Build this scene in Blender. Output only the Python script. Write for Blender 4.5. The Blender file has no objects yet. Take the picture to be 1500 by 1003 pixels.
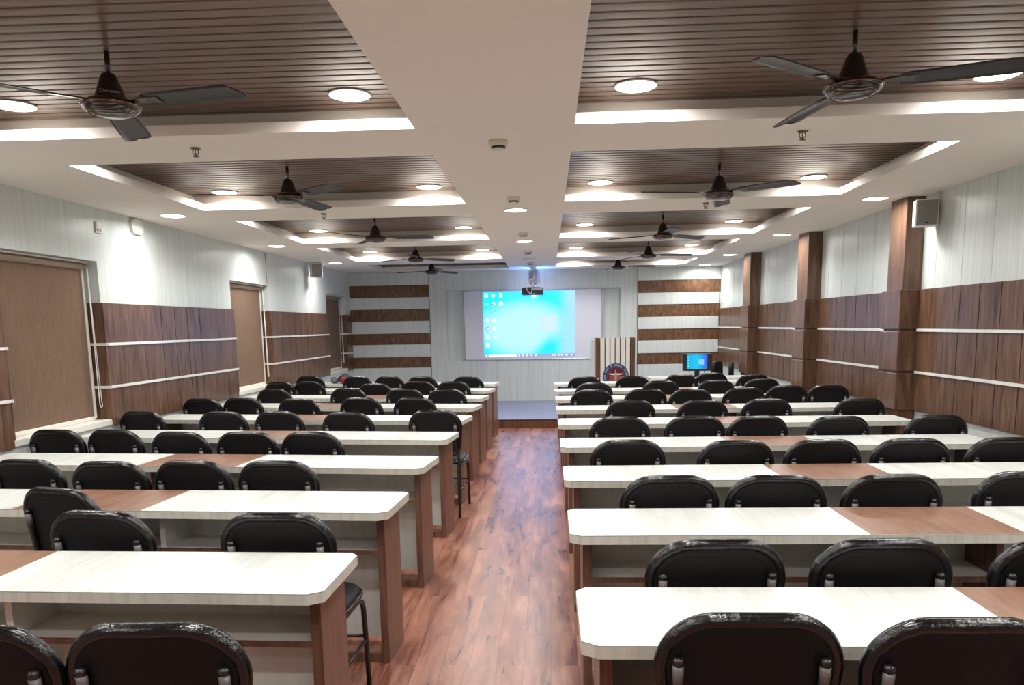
import bpy, bmesh, math, random
from mathutils import Vector, Matrix
random.seed(7)
C = bpy.context.scene.collection
PI = math.pi
SC = bpy.context.scene

# ------------------------------------------------------------------ materials
def lin(c):
    return tuple(((v / 255) / 12.92 if v / 255 <= .04045 else ((v / 255 + .055) / 1.055) ** 2.4) for v in c)

def new_mat(name, rgb=(200, 200, 200), rough=.5, metal=0., spec=.5, coat=0.):
    m = bpy.data.materials.new(name); m.use_nodes = True
    b = m.node_tree.nodes['Principled BSDF']
    b.inputs['Base Color'].default_value = (*lin(rgb), 1)
    b.inputs['Roughness'].default_value = rough
    b.inputs['Metallic'].default_value = metal
    b.inputs['Specular IOR Level'].default_value = spec
    b.inputs['Coat Weight'].default_value = coat
    return m

class NT:
    def __init__(s, m): s.t = m.node_tree; s.b = s.t.nodes['Principled BSDF']
    def n(s, typ, **kw):
        nd = s.t.nodes.new(typ)
        for k, v in kw.items():
            if k.startswith('_'): setattr(nd, k[1:], v)
            else: nd.inputs[k.replace('__', ' ')].default_value = v
        return nd
    def l(s, a, b): s.t.links.new(a, b)
    def ramp(s, fac, stops):
        r = s.t.nodes.new('ShaderNodeValToRGB'); e = r.color_ramp.elements
        while len(e) < len(stops): e.new(.5)
        for el, (p, c) in zip(e, stops): el.position = p; el.color = (*lin(c), 1)
        s.l(fac, r.inputs['Fac']); return r.outputs['Color']
    def coords(s, scale, kind='Object'):
        tc = s.n('ShaderNodeTexCoord'); mp = s.n('ShaderNodeMapping')
        mp.inputs['Scale'].default_value = scale
        s.l(tc.outputs[kind], mp.inputs['Vector']); return mp.outputs['Vector']
    def noise(s, vec, scale=1., detail=4., rough=.6, dist=0.):
        nd = s.n('ShaderNodeTexNoise', Scale=scale, Detail=detail, Roughness=rough, Distortion=dist)
        s.l(vec, nd.inputs['Vector']); return nd.outputs['Fac']
    def mix(s, a, b, fac, blend='MIX'):
        nd = s.t.nodes.new('ShaderNodeMix'); nd.data_type = 'RGBA'; nd.blend_type = blend
        for sock, v in ((nd.inputs[0], fac), (nd.inputs[6], a), (nd.inputs[7], b)):
            if hasattr(v, 'links'): s.l(v, sock)
            elif isinstance(v, (int, float)): sock.default_value = v
            else: sock.default_value = (*lin(v), 1)
        return nd.outputs[2]
    def math(s, op, a, b=None):
        nd = s.t.nodes.new('ShaderNodeMath'); nd.operation = op
        for i, v in enumerate((a, b)):
            if v is None: continue
            if hasattr(v, 'links'): s.l(v, nd.inputs[i])
            else: nd.inputs[i].default_value = v
        return nd.outputs[0]
    def base(s, col): s.l(col, s.b.inputs['Base Color'])
    def bump(s, h, strength=.2, dist=.002):
        nd = s.n('ShaderNodeBump', Strength=strength, Distance=dist); s.l(h, nd.inputs['Height']); s.l(nd.outputs['Normal'], s.b.inputs['Normal'])

def wood(name, dark, mid, light, grain=(9, 9, .9), rough=.42, knots=True, spec=.45, streak=1.):
    m = new_mat(name, mid, rough, spec=spec); t = NT(m)
    v = t.coords(grain)
    f = t.noise(v, 3.2 * streak, 7, .62, .6)
    col = t.ramp(f, [(.28, dark), (.5, mid), (.72, light)])
    if knots:
        k = t.noise(t.coords(tuple(g * .8 for g in grain)), 1.7, 3, .5, 1.2)
        kk = t.ramp(k, [(.60, (255, 255, 255)), (.76, (120, 105, 95))])
        col = t.mix(col, kk, .8, 'MULTIPLY')
    t.base(col); t.bump(f, .08); return m

def laminate(name, a, b, c, grain=(40, 40, 2.0), rough=.4, spec=.5):
    m = new_mat(name, b, rough, spec=spec); t = NT(m)
    f = t.noise(t.coords(grain), 1.0, 6, .65, .3)
    t.base(t.ramp(f, [(.25, a), (.5, b), (.75, c)])); return m

M = {}
M['plaster'] = new_mat('white ceiling plaster', (236, 230, 221), .85)
t = NT(M['plaster']); t.bump(t.noise(t.coords((60, 60, 60)), 1, 3), .03)
M['wall_white'] = laminate('pale grey streaked wall laminate', (192, 199, 195), (208, 214, 210), (217, 222, 218), (26, 26, 1.0), .4)
M['wall_plain'] = new_mat('off white paint', (214, 216, 208), .7)
M['wood'] = wood('brown wood wall panel', (62, 43, 33), (101, 74, 57), (124, 95, 76), (7, 7, .8), .32, streak=1.)
M['wood_x'] = wood('brown wood stripe board', (62, 40, 27), (102, 70, 46), (134, 97, 66), (6, 6, 2.2))
M['batten'] = laminate('pale ledge strip', (205, 205, 198), (224, 224, 218), (232, 232, 226), (3, 3, 3), .4)
M['gap'] = new_mat('dark joint', (28, 20, 16), .8)
M['slat'] = wood('dark brown ceiling slat', (90, 70, 60), (109, 87, 75), (122, 99, 86), (1.2, 14, 14), .3, False, .55)
M['desk_white'] = laminate('near white desk laminate', (186, 189, 182), (208, 210, 204), (218, 220, 215), (26, 1.6, 26), .3)
M['desk_edge'] = laminate('greige desk edge band', (176, 173, 160), (200, 198, 186), (214, 212, 202), (30, 30, 1.5), .35)
M['desk_panel'] = laminate('pale grey desk panel', (216, 219, 212), (230, 232, 226), (236, 238, 232), (14, 14, 1.5), .4)
M['desk_brown'] = wood('walnut desk panel', (80, 54, 43), (108, 75, 60), (124, 90, 74), (12, 12, 1.0), .35, False)
M['inlay'] = wood('walnut desk inlay', (112, 80, 64), (138, 102, 82), (152, 116, 95), (10, 1.4, 10), .28, False)
M['vinyl'] = new_mat('matte black vinyl', (14, 13, 15), .55, spec=.28)
t = NT(M['vinyl']); t.bump(t.noise(t.coords((180, 180, 180)), 1, 2), .12, .001)
M['piping'] = new_mat('glossy black vinyl', (11, 10, 13), .16, spec=.6)
t = NT(M['piping']); t.bump(t.noise(t.coords((26, 26, 60)), 1, 4, .7), .5, .006)
M['tube'] = new_mat('black steel tube', (24, 22, 22), .3, spec=.6)
M['wrap'] = new_mat('clear film over grey tube', (98, 94, 94), .25, spec=.8)
t = NT(M['wrap']); t.bump(t.noise(t.coords((90, 90, 40)), 1, 4), .8, .004)
M['fan'] = new_mat('dark brown fan enamel', (34, 20, 18), .2, metal=.1, spec=.7, coat=.4)
M['fan_blade'] = new_mat('dark brown fan blade', (27, 20, 19), .3, spec=.4)
M['fan_ring'] = new_mat('bronze ring', (120, 90, 66), .2, metal=.9)
M['silver'] = new_mat('silver lettering', (205, 200, 192), .3, metal=.6)
M['white_plastic'] = new_mat('white plastic', (226, 224, 214), .4)
M['cream_plastic'] = new_mat('cream plastic', (214, 208, 190), .45)
M['black_plastic'] = new_mat('black plastic', (22, 22, 24), .4)
M['grey_grille'] = new_mat('grey speaker grille', (134, 130, 126), .6)
M['chrome'] = new_mat('dark chrome', (120, 112, 104), .25, metal=.9)
M['proj_body'] = new_mat('dark projector shell', (52, 48, 66), .4)
M['proj_mount'] = new_mat('light grey mount', (170, 172, 186), .45)
M['blind'] = laminate('brown woven blind fabric', (100, 80, 66), (120, 97, 81), (131, 108, 91), (120, 120, 5), .85, .2)
t = NT(M['blind']); w = t.n('ShaderNodeTexChecker', Scale=260.); t.l(t.coords((1, 1, 1)), w.inputs['Vector']); t.bump(w.outputs['Fac'], .15, .001)
M['blind_tube'] = new_mat('taupe blind cassette', (150, 130, 116), .5)
M['glass'] = new_mat('window glass', (200, 210, 215), .05)
M['glass'].node_tree.nodes['Principled BSDF'].inputs['Transmission Weight'].default_value = .9
M['board'] = new_mat('whiteboard enamel', (226, 226, 236), .3, spec=.5)
M['alu'] = new_mat('aluminium rim', (196, 198, 206), .35, metal=.6)
M['stage_top'] = new_mat('grey blue carpet vinyl', (124, 128, 150), .35)
M['stage_wood'] = wood('walnut riser', (66, 40, 28), (98, 62, 44), (120, 80, 58), (9, 9, 1.0), .4)
M['cream_slat'] = laminate('cream podium slat', (206, 202, 190), (224, 221, 211), (232, 229, 220), (20, 20, 1), .4)
M['pod_dark'] = new_mat('dark podium back', (9, 8, 8), .6)
M['blue'] = new_mat('emblem blue', (20, 44, 88), .4)
M['blue_light'] = new_mat('emblem pale blue', (84, 116, 160), .4)
M['red'] = new_mat('emblem crimson', (98, 8, 18), .4)
M['gold'] = new_mat('emblem sand gold', (190, 160, 116), .4)
M['pale'] = new_mat('emblem white', (226, 226, 230), .4)
M['pink'] = new_mat('emblem pink', (206, 96, 104), .4)
M['bag_black'] = new_mat('black nylon', (22, 22, 24), .6)
M['bag_red'] = new_mat('red nylon', (136, 20, 34), .6)
M['bag_grey'] = new_mat('grey cloth', (96, 98, 108), .8)
M['chain'] = new_mat('white bead chain', (232, 230, 226), .4)

def emission_mat(name, rgb, strength=1., rough=.3):
    m = new_mat(name, (0, 0, 0), rough); b = m.node_tree.nodes['Principled BSDF']
    b.inputs['Base Color'].default_value = (.02, .02, .02, 1)
    b.inputs['Emission Color'].default_value = (*rgb, 1); b.inputs['Emission Strength'].default_value = strength
    return m
M['diffuser'] = emission_mat('lit downlight diffuser', (1, .97, .93), 6.)
M['diffuser_off'] = new_mat('unlit downlight diffuser', (222, 220, 214), .5)
M['icon'] = emission_mat('screen white', (1.15, 1.2, 1.3), .66)
M['icon_faint'] = emission_mat('screen pale cyan', (.35, 1.1, 1.2), .66)
M['icon_dark'] = emission_mat('screen dark', (.12, .22, .25), .66)
M['icon_red'] = emission_mat('screen red', (.8, .22, .2), .66)
M['taskbar'] = emission_mat('screen taskbar lavender', (.42, .52, .82), .66)
M['lens'] = emission_mat('lit projector lens', (1, 1, 1), 60.)

# floor: reddish wood planks along the aisle
m = new_mat('reddish plank floor', (150, 95, 75), .3, spec=.5); t = NT(m)
tc = t.n('ShaderNodeTexCoord'); sep = t.n('ShaderNodeSeparateXYZ'); t.l(tc.outputs['Object'], sep.inputs[0])
cmb = t.n('ShaderNodeCombineXYZ'); t.l(sep.outputs[1], cmb.inputs[0]); t.l(sep.outputs[0], cmb.inputs[1])
br = t.n('ShaderNodeTexBrick', Scale=1., **{'Mortar__Size': .0016, 'Brick__Width': .92, 'Row__Height': .125, 'Bias': 0., 'Mortar__Smooth': .2})
br.offset = .37; br.inputs['Color1'].default_value = (0, 0, 0, 1); br.inputs['Color2'].default_value = (1, 1, 1, 1); br.inputs['Mortar'].default_value = (.5, .5, .5, 1)
t.l(cmb.outputs[0], br.inputs['Vector'])
add = t.n('ShaderNodeVectorMath', _operation='MULTIPLY_ADD'); t.l(br.outputs['Color'], add.inputs[0]); add.inputs[1].default_value = (9, 5, 3)
mp = t.n('ShaderNodeMapping'); mp.inputs['Scale'].default_value = (9, 1.25, 10); t.l(tc.outputs['Object'], mp.inputs['Vector']); t.l(mp.outputs[0], add.inputs[2])
f = t.noise(add.outputs[0], 1.1, 7, .65, 1.0)
col = t.ramp(f, [(.26, (88, 50, 40)), (.42, (134, 85, 68)), (.54, (166, 114, 93)), (.72, (192, 142, 118))])
big = t.noise(t.coords((3.4, .8, 1)), 1.5, 4, .65)
col = t.mix(col, t.ramp(big, [(.32, (188, 158, 146)), (.62, (255, 250, 246))]), .9, 'MULTIPLY')
col = t.mix(col, (70, 38, 28), t.math('MULTIPLY', br.outputs['Fac'], .75))
crack = t.noise(t.coords((30, 5, 1)), 1.3, 3, .5, .3)
col = t.mix(col, t.ramp(crack, [(.62, (255, 255, 255)), (.80, (150, 118, 108))]), .55, 'MULTIPLY')
t.base(col); t.bump(f, .06)
t.l(t.math('ADD', t.math('MULTIPLY', f, .2), .2), t.b.inputs['Roughness'])
t.b.inputs['Coat Weight'].default_value = .35; t.b.inputs['Coat Roughness'].default_value = .28
M['floor'] = m

# ------------------------------------------------------------------ mesh builder
class MB:
    def __init__(s): s.v = []; s.f = []; s.sm = []
    def add(s, vs, fs, smooth=False):
        k = len(s.v); s.v += [tuple(v) for v in vs]; s.f += [tuple(i + k for i in f) for f in fs]; s.sm += [smooth] * len(fs); return s
    def box(s, x0, x1, y0, y1, z0, z1):
        vs = [(x, y, z) for z in (z0, z1) for y in (y0, y1) for x in (x0, x1)]
        return s.add(vs, [(0, 2, 3, 1), (4, 5, 7, 6), (0, 1, 5, 4), (2, 6, 7, 3), (0, 4, 6, 2), (1, 3, 7, 5)])
    def prism(s, poly, z0, z1, axis='z', smooth=False):
        n = len(poly)
        def P(a, b, c): return {'z': (a, b, c), 'y': (a, c, b), 'x': (c, a, b)}[axis]
        vs = [P(a, b, z0) for a, b in poly] + [P(a, b, z1) for a, b in poly]
        s.add(vs, [tuple(range(n))[::-1], tuple(range(n, 2 * n))])
        k = len(s.v) - 2 * n
        for i in range(n):
            j = (i + 1) % n; s.f.append((k + i, k + j, k + n + j, k + n + i)); s.sm.append(smooth)
        return s
    def lathe(s, prof, n=28, cx=0, cy=0, smooth=True):
        vs = []; fs = []
        for r, z in prof:
            for i in range(n): a = 2 * PI * i / n; vs.append((cx + r * math.cos(a), cy + r * math.sin(a), z))
        for k in range(len(prof) - 1):
            for i in range(n): j = (i + 1) % n; fs.append((k * n + i, k * n + j, (k + 1) * n + j, (k + 1) * n + i))
        fs.append(tuple(range(n))[::-1]); fs.append(tuple(range((len(prof) - 1) * n, len(prof) * n)))
        return s.add(vs, fs, smooth)
    def tube(s, path, r, n=10, closed=False, ry=None):
        P = [Vector(p) for p in path]; L = len(P); vs = []; fs = []; up = None
        for i in range(L):
            a = P[(i - 1) % L] if (closed or i) else P[i]; b = P[(i + 1) % L] if (closed or i < L - 1) else P[i]
            d = (b - a).normalized()
            if up is None: up = Vector((0, 0, 1)) if abs(d.z) < .9 else Vector((0, 1, 0))
            side = d.cross(up).normalized(); up = side.cross(d).normalized()
            rr = r[i] if isinstance(r, (list, tuple)) else r
            for k in range(n): an = 2 * PI * k / n; vs.append(P[i] + side * rr * math.cos(an) + up * (ry or rr) * math.sin(an))
        for i in range(L if closed else L - 1):
            ii = (i + 1) % L
            for k in range(n): kk = (k + 1) % n; fs.append((i * n + k, i * n + kk, ii * n + kk, ii * n + k))
        if not closed: fs.append(tuple(range(n))[::-1]); fs.append(tuple((L - 1) * n + k for k in range(n)))
        return s.add(vs, fs, True)
    def build(s, name, mat, parent=None, loc=None, bevel=0, seg=2, smooth_all=False):
        me = bpy.data.meshes.new(name); me.from_pydata(s.v, [], s.f)
        bm = bmesh.new(); bm.from_mesh(me); bmesh.ops.recalc_face_normals(bm, faces=bm.faces[:])
        if bevel:
            bmesh.ops.bevel(bm, geom=[e for e in bm.edges if len(e.link_faces) == 2 and e.calc_face_angle(0) > .5], offset=bevel, segments=seg, affect='EDGES', profile=.5, clamp_overlap=True)
        bm.to_mesh(me); bm.free()
        if bevel or smooth_all:
            for p in me.polygons: p.use_smooth = smooth_all
        else:
            me.polygons.foreach_set('use_smooth', s.sm)
        me.materials.append(M[mat] if isinstance(mat, str) else mat)
        o = bpy.data.objects.new(name, me); C.objects.link(o)
        if parent: o.parent = parent
        if loc: o.location = loc
        return o

def tag(o, label=None, cat=None, group=None, kind=None):
    if label: o['label'] = label
    if cat: o['category'] = cat
    if group: o['group'] = group
    if kind: o['kind'] = kind
    return o
def empty(name, loc=(0, 0, 0), rz=0):
    o = bpy.data.objects.new(name, None); C.objects.link(o); o.location = loc; o.rotation_euler = (0, 0, rz); o.empty_display_size = .1
    return o
def struct(o, label, cat): return tag(o, label, cat, None, 'structure')
KIDS = {}
def kids(o):
    return [c for c in bpy.data.objects if c.parent == o]
def snapshot(o):
    return (o, [snapshot(c) for c in kids(o)])
def copy_tree(snap, parent=None):
    o, ch = snap; c = o.copy(); C.objects.link(c)
    if parent: c.parent = parent
    for s_ in ch: copy_tree(s_, c)
    return c
ORD = ['nearest', 'second', 'third', 'fourth', 'fifth', 'sixth', 'seventh', 'eighth', 'ninth', 'tenth']
ORD1 = ['first', 'second', 'third', 'fourth', 'fifth', 'sixth', 'seventh']

# ------------------------------------------------------------------ the room
XL, XR, YB, YN = -3.676, 3.148, 14.445, -2.6
HC, LIP, HW = 2.543, 2.597, 2.674
ST = .14   # stage height
struct(MB().box(XL - .3, XR + .3, YN - .2, YB + .2, -.1, 0).build('floor', 'floor'), 'reddish wood plank floor down the central aisle', 'floor')

# ceiling: white soffit with ten openings
xa = [XL - .2, -2.891, -.669, .147, 2.377, XR + .2]
bays = [(2.2, 4.113), (4.743, 6.597), (7.281, 9.297), (9.855, 11.9), (12.6, 13.8), (-.35, 1.55)]  # last bay is added out of view; its lights brighten the near desk fronts
BN = ORD[:5] + ['added rear']
mb = MB()
mb.box(xa[0], xa[1], YN - .2, YB + .2, HC, LIP); mb.box(xa[2], xa[3], YN - .2, YB + .2, HC, LIP); mb.box(xa[4], xa[5], YN - .2, YB + .2, HC, LIP)
ys = [YN - .2] + [v for b in sorted(bays) for v in b] + [YB + .2]
for i in range(0, len(ys), 2):
    mb.box(xa[1], xa[2], ys[i], ys[i + 1], HC, LIP); mb.box(xa[3], xa[4], ys[i], ys[i + 1], HC, LIP)
E_ = .126
mb.box(XL - .2, XR + .2, YN - .2, YB + .2, HW + .05, HW + .15)
struct(mb.build('ceiling', 'plaster'), 'white plaster ceiling with recessed tray openings', 'ceiling')
n = 0
for bi, (y0, y1) in enumerate(bays):
    for si, (x0, x1) in enumerate(((xa[1], xa[2]), (xa[3], xa[4]))):
        side = ('left', 'right')[si]; n += 1
        X0, X1, Y0, Y1 = x0 - E_, x1 + E_, y0 - E_, y1 + E_
        mb = MB()
        for b in ((X0 - .02, X0, Y0 - .02, Y1 + .02), (X1, X1 + .02, Y0 - .02, Y1 + .02), (X0, X1, Y0 - .02, Y0), (X0, X1, Y1, Y1 + .02)):
            mb.box(*b, LIP - .001, HW + .06)
        struct(mb.build('trim_%d' % n, 'plaster'), 'white cove wall of the %s ceiling tray on the %s' % (BN[bi], side), 'trim')
        # slatted panel: rounded battens with dark grooves, running across the room
        pitch = .076; ny = int((Y1 - Y0) / pitch) + 1; prof = []
        y = Y0
        for k in range(ny):
            for dy, dz in ((0, .007), (.0016, .0012), (.006, .0), (.034, .0006), (.068, .0024), (.0725, .0036), (.0742, .007)):
                if y + dy < Y1: prof.append((y + dy, HW + dz))
            y += pitch
        vs = [(X0, a, b) for a, b in prof] + [(X1, a, b) for a, b in prof]; q = len(prof)
        mb = MB().add(vs, [(i, i + 1, q + i + 1, q + i) for i in range(q - 1)], False)
        mb.box(X0, X1, Y0, Y1, HW + .02, HW + .04)
        struct(mb.build('ceiling_panel', 'slat'), 'brown slatted wood panel in the %s ceiling tray on the %s' % (BN[bi], side), 'ceiling panel')

# walls
WIN = [(5.06, 6.285), (8.945, 10.19), (12.845, 14.05)]
WT, WS = 2.115, .77
mb = MB()
yy = [YN] + [v for w_ in WIN for v in w_] + [YB + .2]
for i in range(0, len(yy), 2): mb.box(XL - .2, XL, yy[i], yy[i + 1], 0, HC + .02)
for a, b in WIN: mb.box(XL - .2, XL, a, b, WT, HC + .02); mb.box(XL - .2, XL, a, b, 0, WS)
struct(mb.build('wall_left', 'wall_white'), 'pale laminate wall on the left with three window openings', 'wall')
struct(MB().box(XR, XR + .2, YN, YB + .2, 0, HC + .02).build('wall_right', 'wall_white'), 'pale laminate wall on the right behind the wood pillars', 'wall')
mb = MB().box(XL - .2, -1.88, YB, YB + .2, 0, HC + .02).box(1.338, XR + .2, YB, YB + .2, 0, HC + .02).box(-1.88, 1.338, YB, YB + .2, 2.2, HC + .02).box(-1.88, 1.338, YB, YB + .2, 0, .905).box(-1.88, 1.338, YB + .07, YB + .2, .905, 2.2)
struct(mb.build('wall_back', 'wall_white'), 'pale laminate wall behind the stage with a shallow recess', 'wall')
struct(MB().box(XL - .2, XR + .2, YN - .2, YN, 0, HC + .02).build('wall_front', 'wall_plain'), 'plain off-white wall behind the viewer', 'wall')
# thin vertical joints of the centre panelling
mb = MB()
for x in (-1.32, -.95, -.58, .82): mb.box(x, x + .002, YB - .0015, YB + .01, ST, .905)
for x in (-2.19, 1.645): mb.box(x, x + .006, YB - .003, YB + .01, ST, HC)
struct(mb.build('trim_30', 'gap'), 'thin dark joints in the panelling behind the stage', 'trim')

M['joint'] = new_mat('grey hairline joint', (172, 178, 174), .6)
for nn, (xx, sg) in ((31, (XR, -1)),):
    mb = MB(); yy_ = 2.9
    while yy_ < YB - .2:
        if not (sg > 0 and any(a - .05 < yy_ < b + .05 for a, b in WIN)): mb.box(min(xx, xx + sg * .0012), max(xx, xx + sg * .0012), yy_, yy_ + .004, 1.79, HC)
        yy_ += .405
    struct(mb.build('trim_%d' % nn, 'joint'), 'fine vertical board joints on the upper %s wall' % ('left' if sg > 0 else 'right'), 'trim')

# wainscot helper: one run of boards between battens
ZT, Z1, Z2, ZB = 1.781, 1.442, 1.088, .765
def wainscot(name, x, sgn, y0, y1, joints, label, side_faces=()):
    """boards standing proud of the wall, dark gaps between them; battens as parts"""
    root = empty(name, (0, 0, 0)); struct(root, label, 'wall panelling')
    e = [y0] + sorted(joints) + [y1]
    lo = lambda d: (x, x + sgn * d) if sgn > 0 else (x + sgn * d, x)
    mb = MB(); gb = MB()
    for (za, zb) in ((ZB, Z2 - .012), (Z2 + .012, Z1 - .012), (Z1 + .012, ZT)):
        for i in range(len(e) - 1): mb.box(*lo(.024), e[i] + (.006 if i else 0), e[i + 1] - (.006 if i < len(e) - 2 else 0), za, zb)
    mb.build('panel_board', 'wood', root)
    gb.box(*lo(.0215), y0 + .01, y1 - .01, ZB + .01, ZT - .01); gb.build('backing', 'gap', root)
    for z in (Z1, Z2):
        MB().box(*lo(.034), y0, y1, z - .011, z + .011).build('ledge_strip', 'batten', root)
    return root
wainscot('wainscot', XL, 1, YN, WIN[0][0], [3.9, 4.15, 4.4, 4.65], 'brown wood panelling on the left wall before the nearest window')
wainscot('wainscot', XL, 1, WIN[0][1], WIN[1][0], [7.227, 7.494, 7.762, 8.043], 'brown wood panelling on the left wall between the first two windows')
wainscot('wainscot', XL, 1, WIN[1][1], WIN[2][0], [11.133, 11.4, 11.69, 11.962], 'brown wood panelling on the left wall between the last two windows')
wainscot('wainscot', XL, 1, WIN[2][1], YB - .03, [], 'narrow brown wood panelling between the last window and the corner')
PIL = [(6.77, 7.08, 2.995), (9.195, 9.56, 2.99), (11.75, 12.15, 2.99)]
wainscot('wainscot', XR, -1, YN, PIL[0][0] - .03, [4.0, 4.27, 4.54, 5.28, 5.55, 5.82, 6.09], 'brown wood panelling on the right wall nearest the viewer')
wainscot('wainscot', XR, -1, PIL[0][1] + .03, PIL[1][0] - .03, [7.823, 8.091, 8.36, 8.628], 'brown wood panelling between the nearest and middle pillars')
wainscot('wainscot', XR, -1, PIL[1][1] + .03, PIL[2][0] - .03, [10.44, 10.70, 10.98, 11.28], 'brown wood panelling between the middle and far pillars')
wainscot('wainscot', XR, -1, PIL[2][1] + .03, YB - .03, [12.9, 13.2, 13.5, 13.8], 'brown wood panelling between the far pillar and the corner')
for k, (a, b, x) in enumerate(PIL):
    root = empty('pillar', (0, 0, 0)); struct(root, 'brown wood-clad pillar on the right wall, %s' % ('nearest the viewer', 'the middle one', 'the one farthest away')[k], 'pillar')
    MB().box(x, XR, a, b, ZT - .02, HC).build('shaft', 'wood', root, bevel=.003, seg=1)
    mb = MB()
    for za, zb in ((ZB, Z2 - .010), (Z2 + .010, Z1 - .010), (Z1 + .010, ZT)): mb.box(x - .028, XR, a - .028, b + .028, za, zb)
    mb.build('cladding', 'wood', root, bevel=.003, seg=1)
    MB().box(x - .006, XR, a - .006, b + .006, 0, ZT - .03).build('core', 'stage_wood', root)
# back wall stripes
ZS = [(2.087, 2.31), (1.654, 1.875), (1.224, 1.428), (.789, .991)]
for nm, x0, x1 in (('left', XL, -2.193), ('right', 1.651, XR)):
    root = empty('striped_panel'); struct(root, 'brown and white striped panelling on the %s of the stage wall' % nm, 'wall panelling')
    mb = MB()
    for za, zb in ZS: mb.box(x0, x1, YB - .02, YB, za, zb)
    mb.build('wood_stripe', 'wood_x', root)
    mb = MB(); zz = [ST] + [v for s_ in ZS[::-1] for v in s_] + [HC]
    for i in range(0, len(zz), 2): mb.box(x0 + (.0 if nm == 'left' else .003), x1 - (.03 if nm == 'right' and 1 < i < 8 else .003), YB - .03, YB, zz[i] + .002, zz[i + 1] - .002)
    mb.build('white_stripe', 'wall_white', root, bevel=.003, seg=1)

# windows and their roller blinds
for k, (a, b) in enumerate(WIN):
    w = ('nearest', 'middle', 'farthest')[k]
    root = empty('window_%d' % (k + 1)); struct(root, 'white framed window in the left wall, the %s one' % w, 'window')
    x0, x1 = XL - .185, XL - .15
    MB().box(x0, x1, a, a + .05, WS + .05, WT).box(x0, x1, b - .05, b, WS + .05, WT).box(x0, x1, a, b, WT - .05, WT).box(x0, x1, a, b, WS + .05, WS + .1).box(x0, x1, (a + b) / 2 - .025, (a + b) / 2 + .025, WS + .05, WT).build('window_frame', 'white_plastic', root)
    MB().box(x0 + .015, x0 + .021, a + .04, b - .04, WS + .09, WT - .04).build('pane', 'glass', root)
    MB().box(XL - .2, XL + .012, a + .002, b - .002, WS - .004, WS + .05).build('window_sill', 'white_plastic', root, bevel=.006)
    # wood lining of the reveal, with the two ledge strips carried round
    mb = MB()
    for (ra, rb) in ((b - .014, b), (a, a + .014)): mb.box(XL - .148, XL + .024, ra, rb, WS + .05, ZT)
    mb.build('reveal_lining', 'wood', root)
    mb = MB()
    for (ra, rb) in ((b - .024, b - .013), (a + .013, a + .024)):
        for z in (Z1, Z2): mb.box(XL - .148, XL + .034, ra, rb, z - .011, z + .011)
    mb.build('ledge_strip', 'batten', root)
    MB().box(XL - .2, XL - .188, a, b, WS, WT).build('shutter', 'wall_plain', root)
    bl = empty('roller_blind', (XL - .092, (a + b) / 2, WT)); tag(bl, 'brown roller blind pulled down over the %s window on the left' % w, 'blind', 'brown window blinds')
    h = (b - a) / 2
    MB().box(-.004, .0, -h + .05, h - .09, -1.27, -.06).build('fabric', 'blind', bl)
    mb = MB(); mb.tube([(0, -h + .03, -.045), (0, h - .06, -.045)], .028, 14); mb.build('roller_tube', 'blind_tube', bl)
    MB().box(-.03, .035, -h + .01, h - .03, -.018, -.003).build('head_rail', 'white_plastic', bl, bevel=.003)
    MB().box(-.012, .012, -h + .05, h - .09, -1.294, -1.262).build('bottom_bar', 'white_plastic', bl, bevel=.004)
    MB().box(-.04, .0, h - .078, h - .045, -1.28, -.06).build('side_channel', 'white_plastic', bl)
    pth = [(.03, h - .045, -.05), (.034, h - .046, -.6), (.036, h - .05, -1.15)] + [(.036, h - .05 + .0 + .02 * (1 - math.cos(t_)), -1.15 - .045 * math.sin(t_)) for t_ in [i * PI / 8 for i in range(1, 8)]] + [(.036, h - .014 - .005, -1.15), (.034, h - .032, -.6), (.03, h - .04, -.05)]
    MB().tube(pth, .0045, 6).build('pull_chain', 'chain', bl)

# stage
root = empty('platform'); struct(root, 'low stage with grey-blue top and brown wood riser', 'stage')
MB().box(XL, XR, 11.6, YB, 0, ST - .012).build('riser', 'stage_wood', root)
MB().box(XL, XR, 11.58, YB, ST - .012, ST).build('stage_top', 'stage_top', root, bevel=.003)

# ------------------------------------------------------------------ ceiling fittings
def downlight(lit=True):
    o = empty('downlight')
    mb = MB(); prof = [(.104, 0), (.106, -.003), (.104, -.006), (.099, -.007), (.097, -.003), (.097, 0)]
    mb.lathe(prof, 36); mb.build('trim_ring', 'white_plastic', o)
    MB().lathe([(.097, -.003), (.096, -.007), (.06, -.010), (.0, -.011)], 36).build('diffuser', 'diffuser' if lit else 'diffuser_off', o)
    return o
POWER = 9.0
lamp_data = bpy.data.lights.new('downlight_glow', 'AREA'); lamp_data.shape = 'DISK'; lamp_data.size = .17; lamp_data.energy = POWER; lamp_data.color = (1, .985, .965); lamp_data.spread = math.radians(168)
def place_light(x, y, z, label, group, lit=True, first=[None, None]):
    k = 0 if lit else 1
    if first[k] is None: first[k] = snapshot(downlight(lit)); o = first[k][0]
    else: o = copy_tree(first[k])
    o.location = (x, y, z); tag(o, label, 'ceiling light', group)
    if lit:
        l = bpy.data.objects.new('lamp_glow', lamp_data); C.objects.link(l); l.parent = o; l.location = (0, 0, -.0125)
rows_ = [4.2, 6.83, 9.45, 12.06]
for i, y in enumerate(rows_):
    place_light(-3.27, y, HC, 'round ceiling light along the left wall, %s of its row' % ORD[i], 'lights along the side walls')
    place_light(2.755, y, HC, 'round ceiling light along the right wall, %s of its row' % ORD[i], 'lights along the side walls')
for y, w_ in ((1.6, 'added out of view beside the viewer'), (-1.0, 'added out of view behind the viewer')):  # unseen extra pairs, put in to brighten the near desk fronts
    place_light(-3.27, y, HC, 'round ceiling light along the left wall ' + w_, 'lights along the side walls')
    place_light(2.755, y, HC, 'round ceiling light along the right wall ' + w_, 'lights along the side walls')
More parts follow.
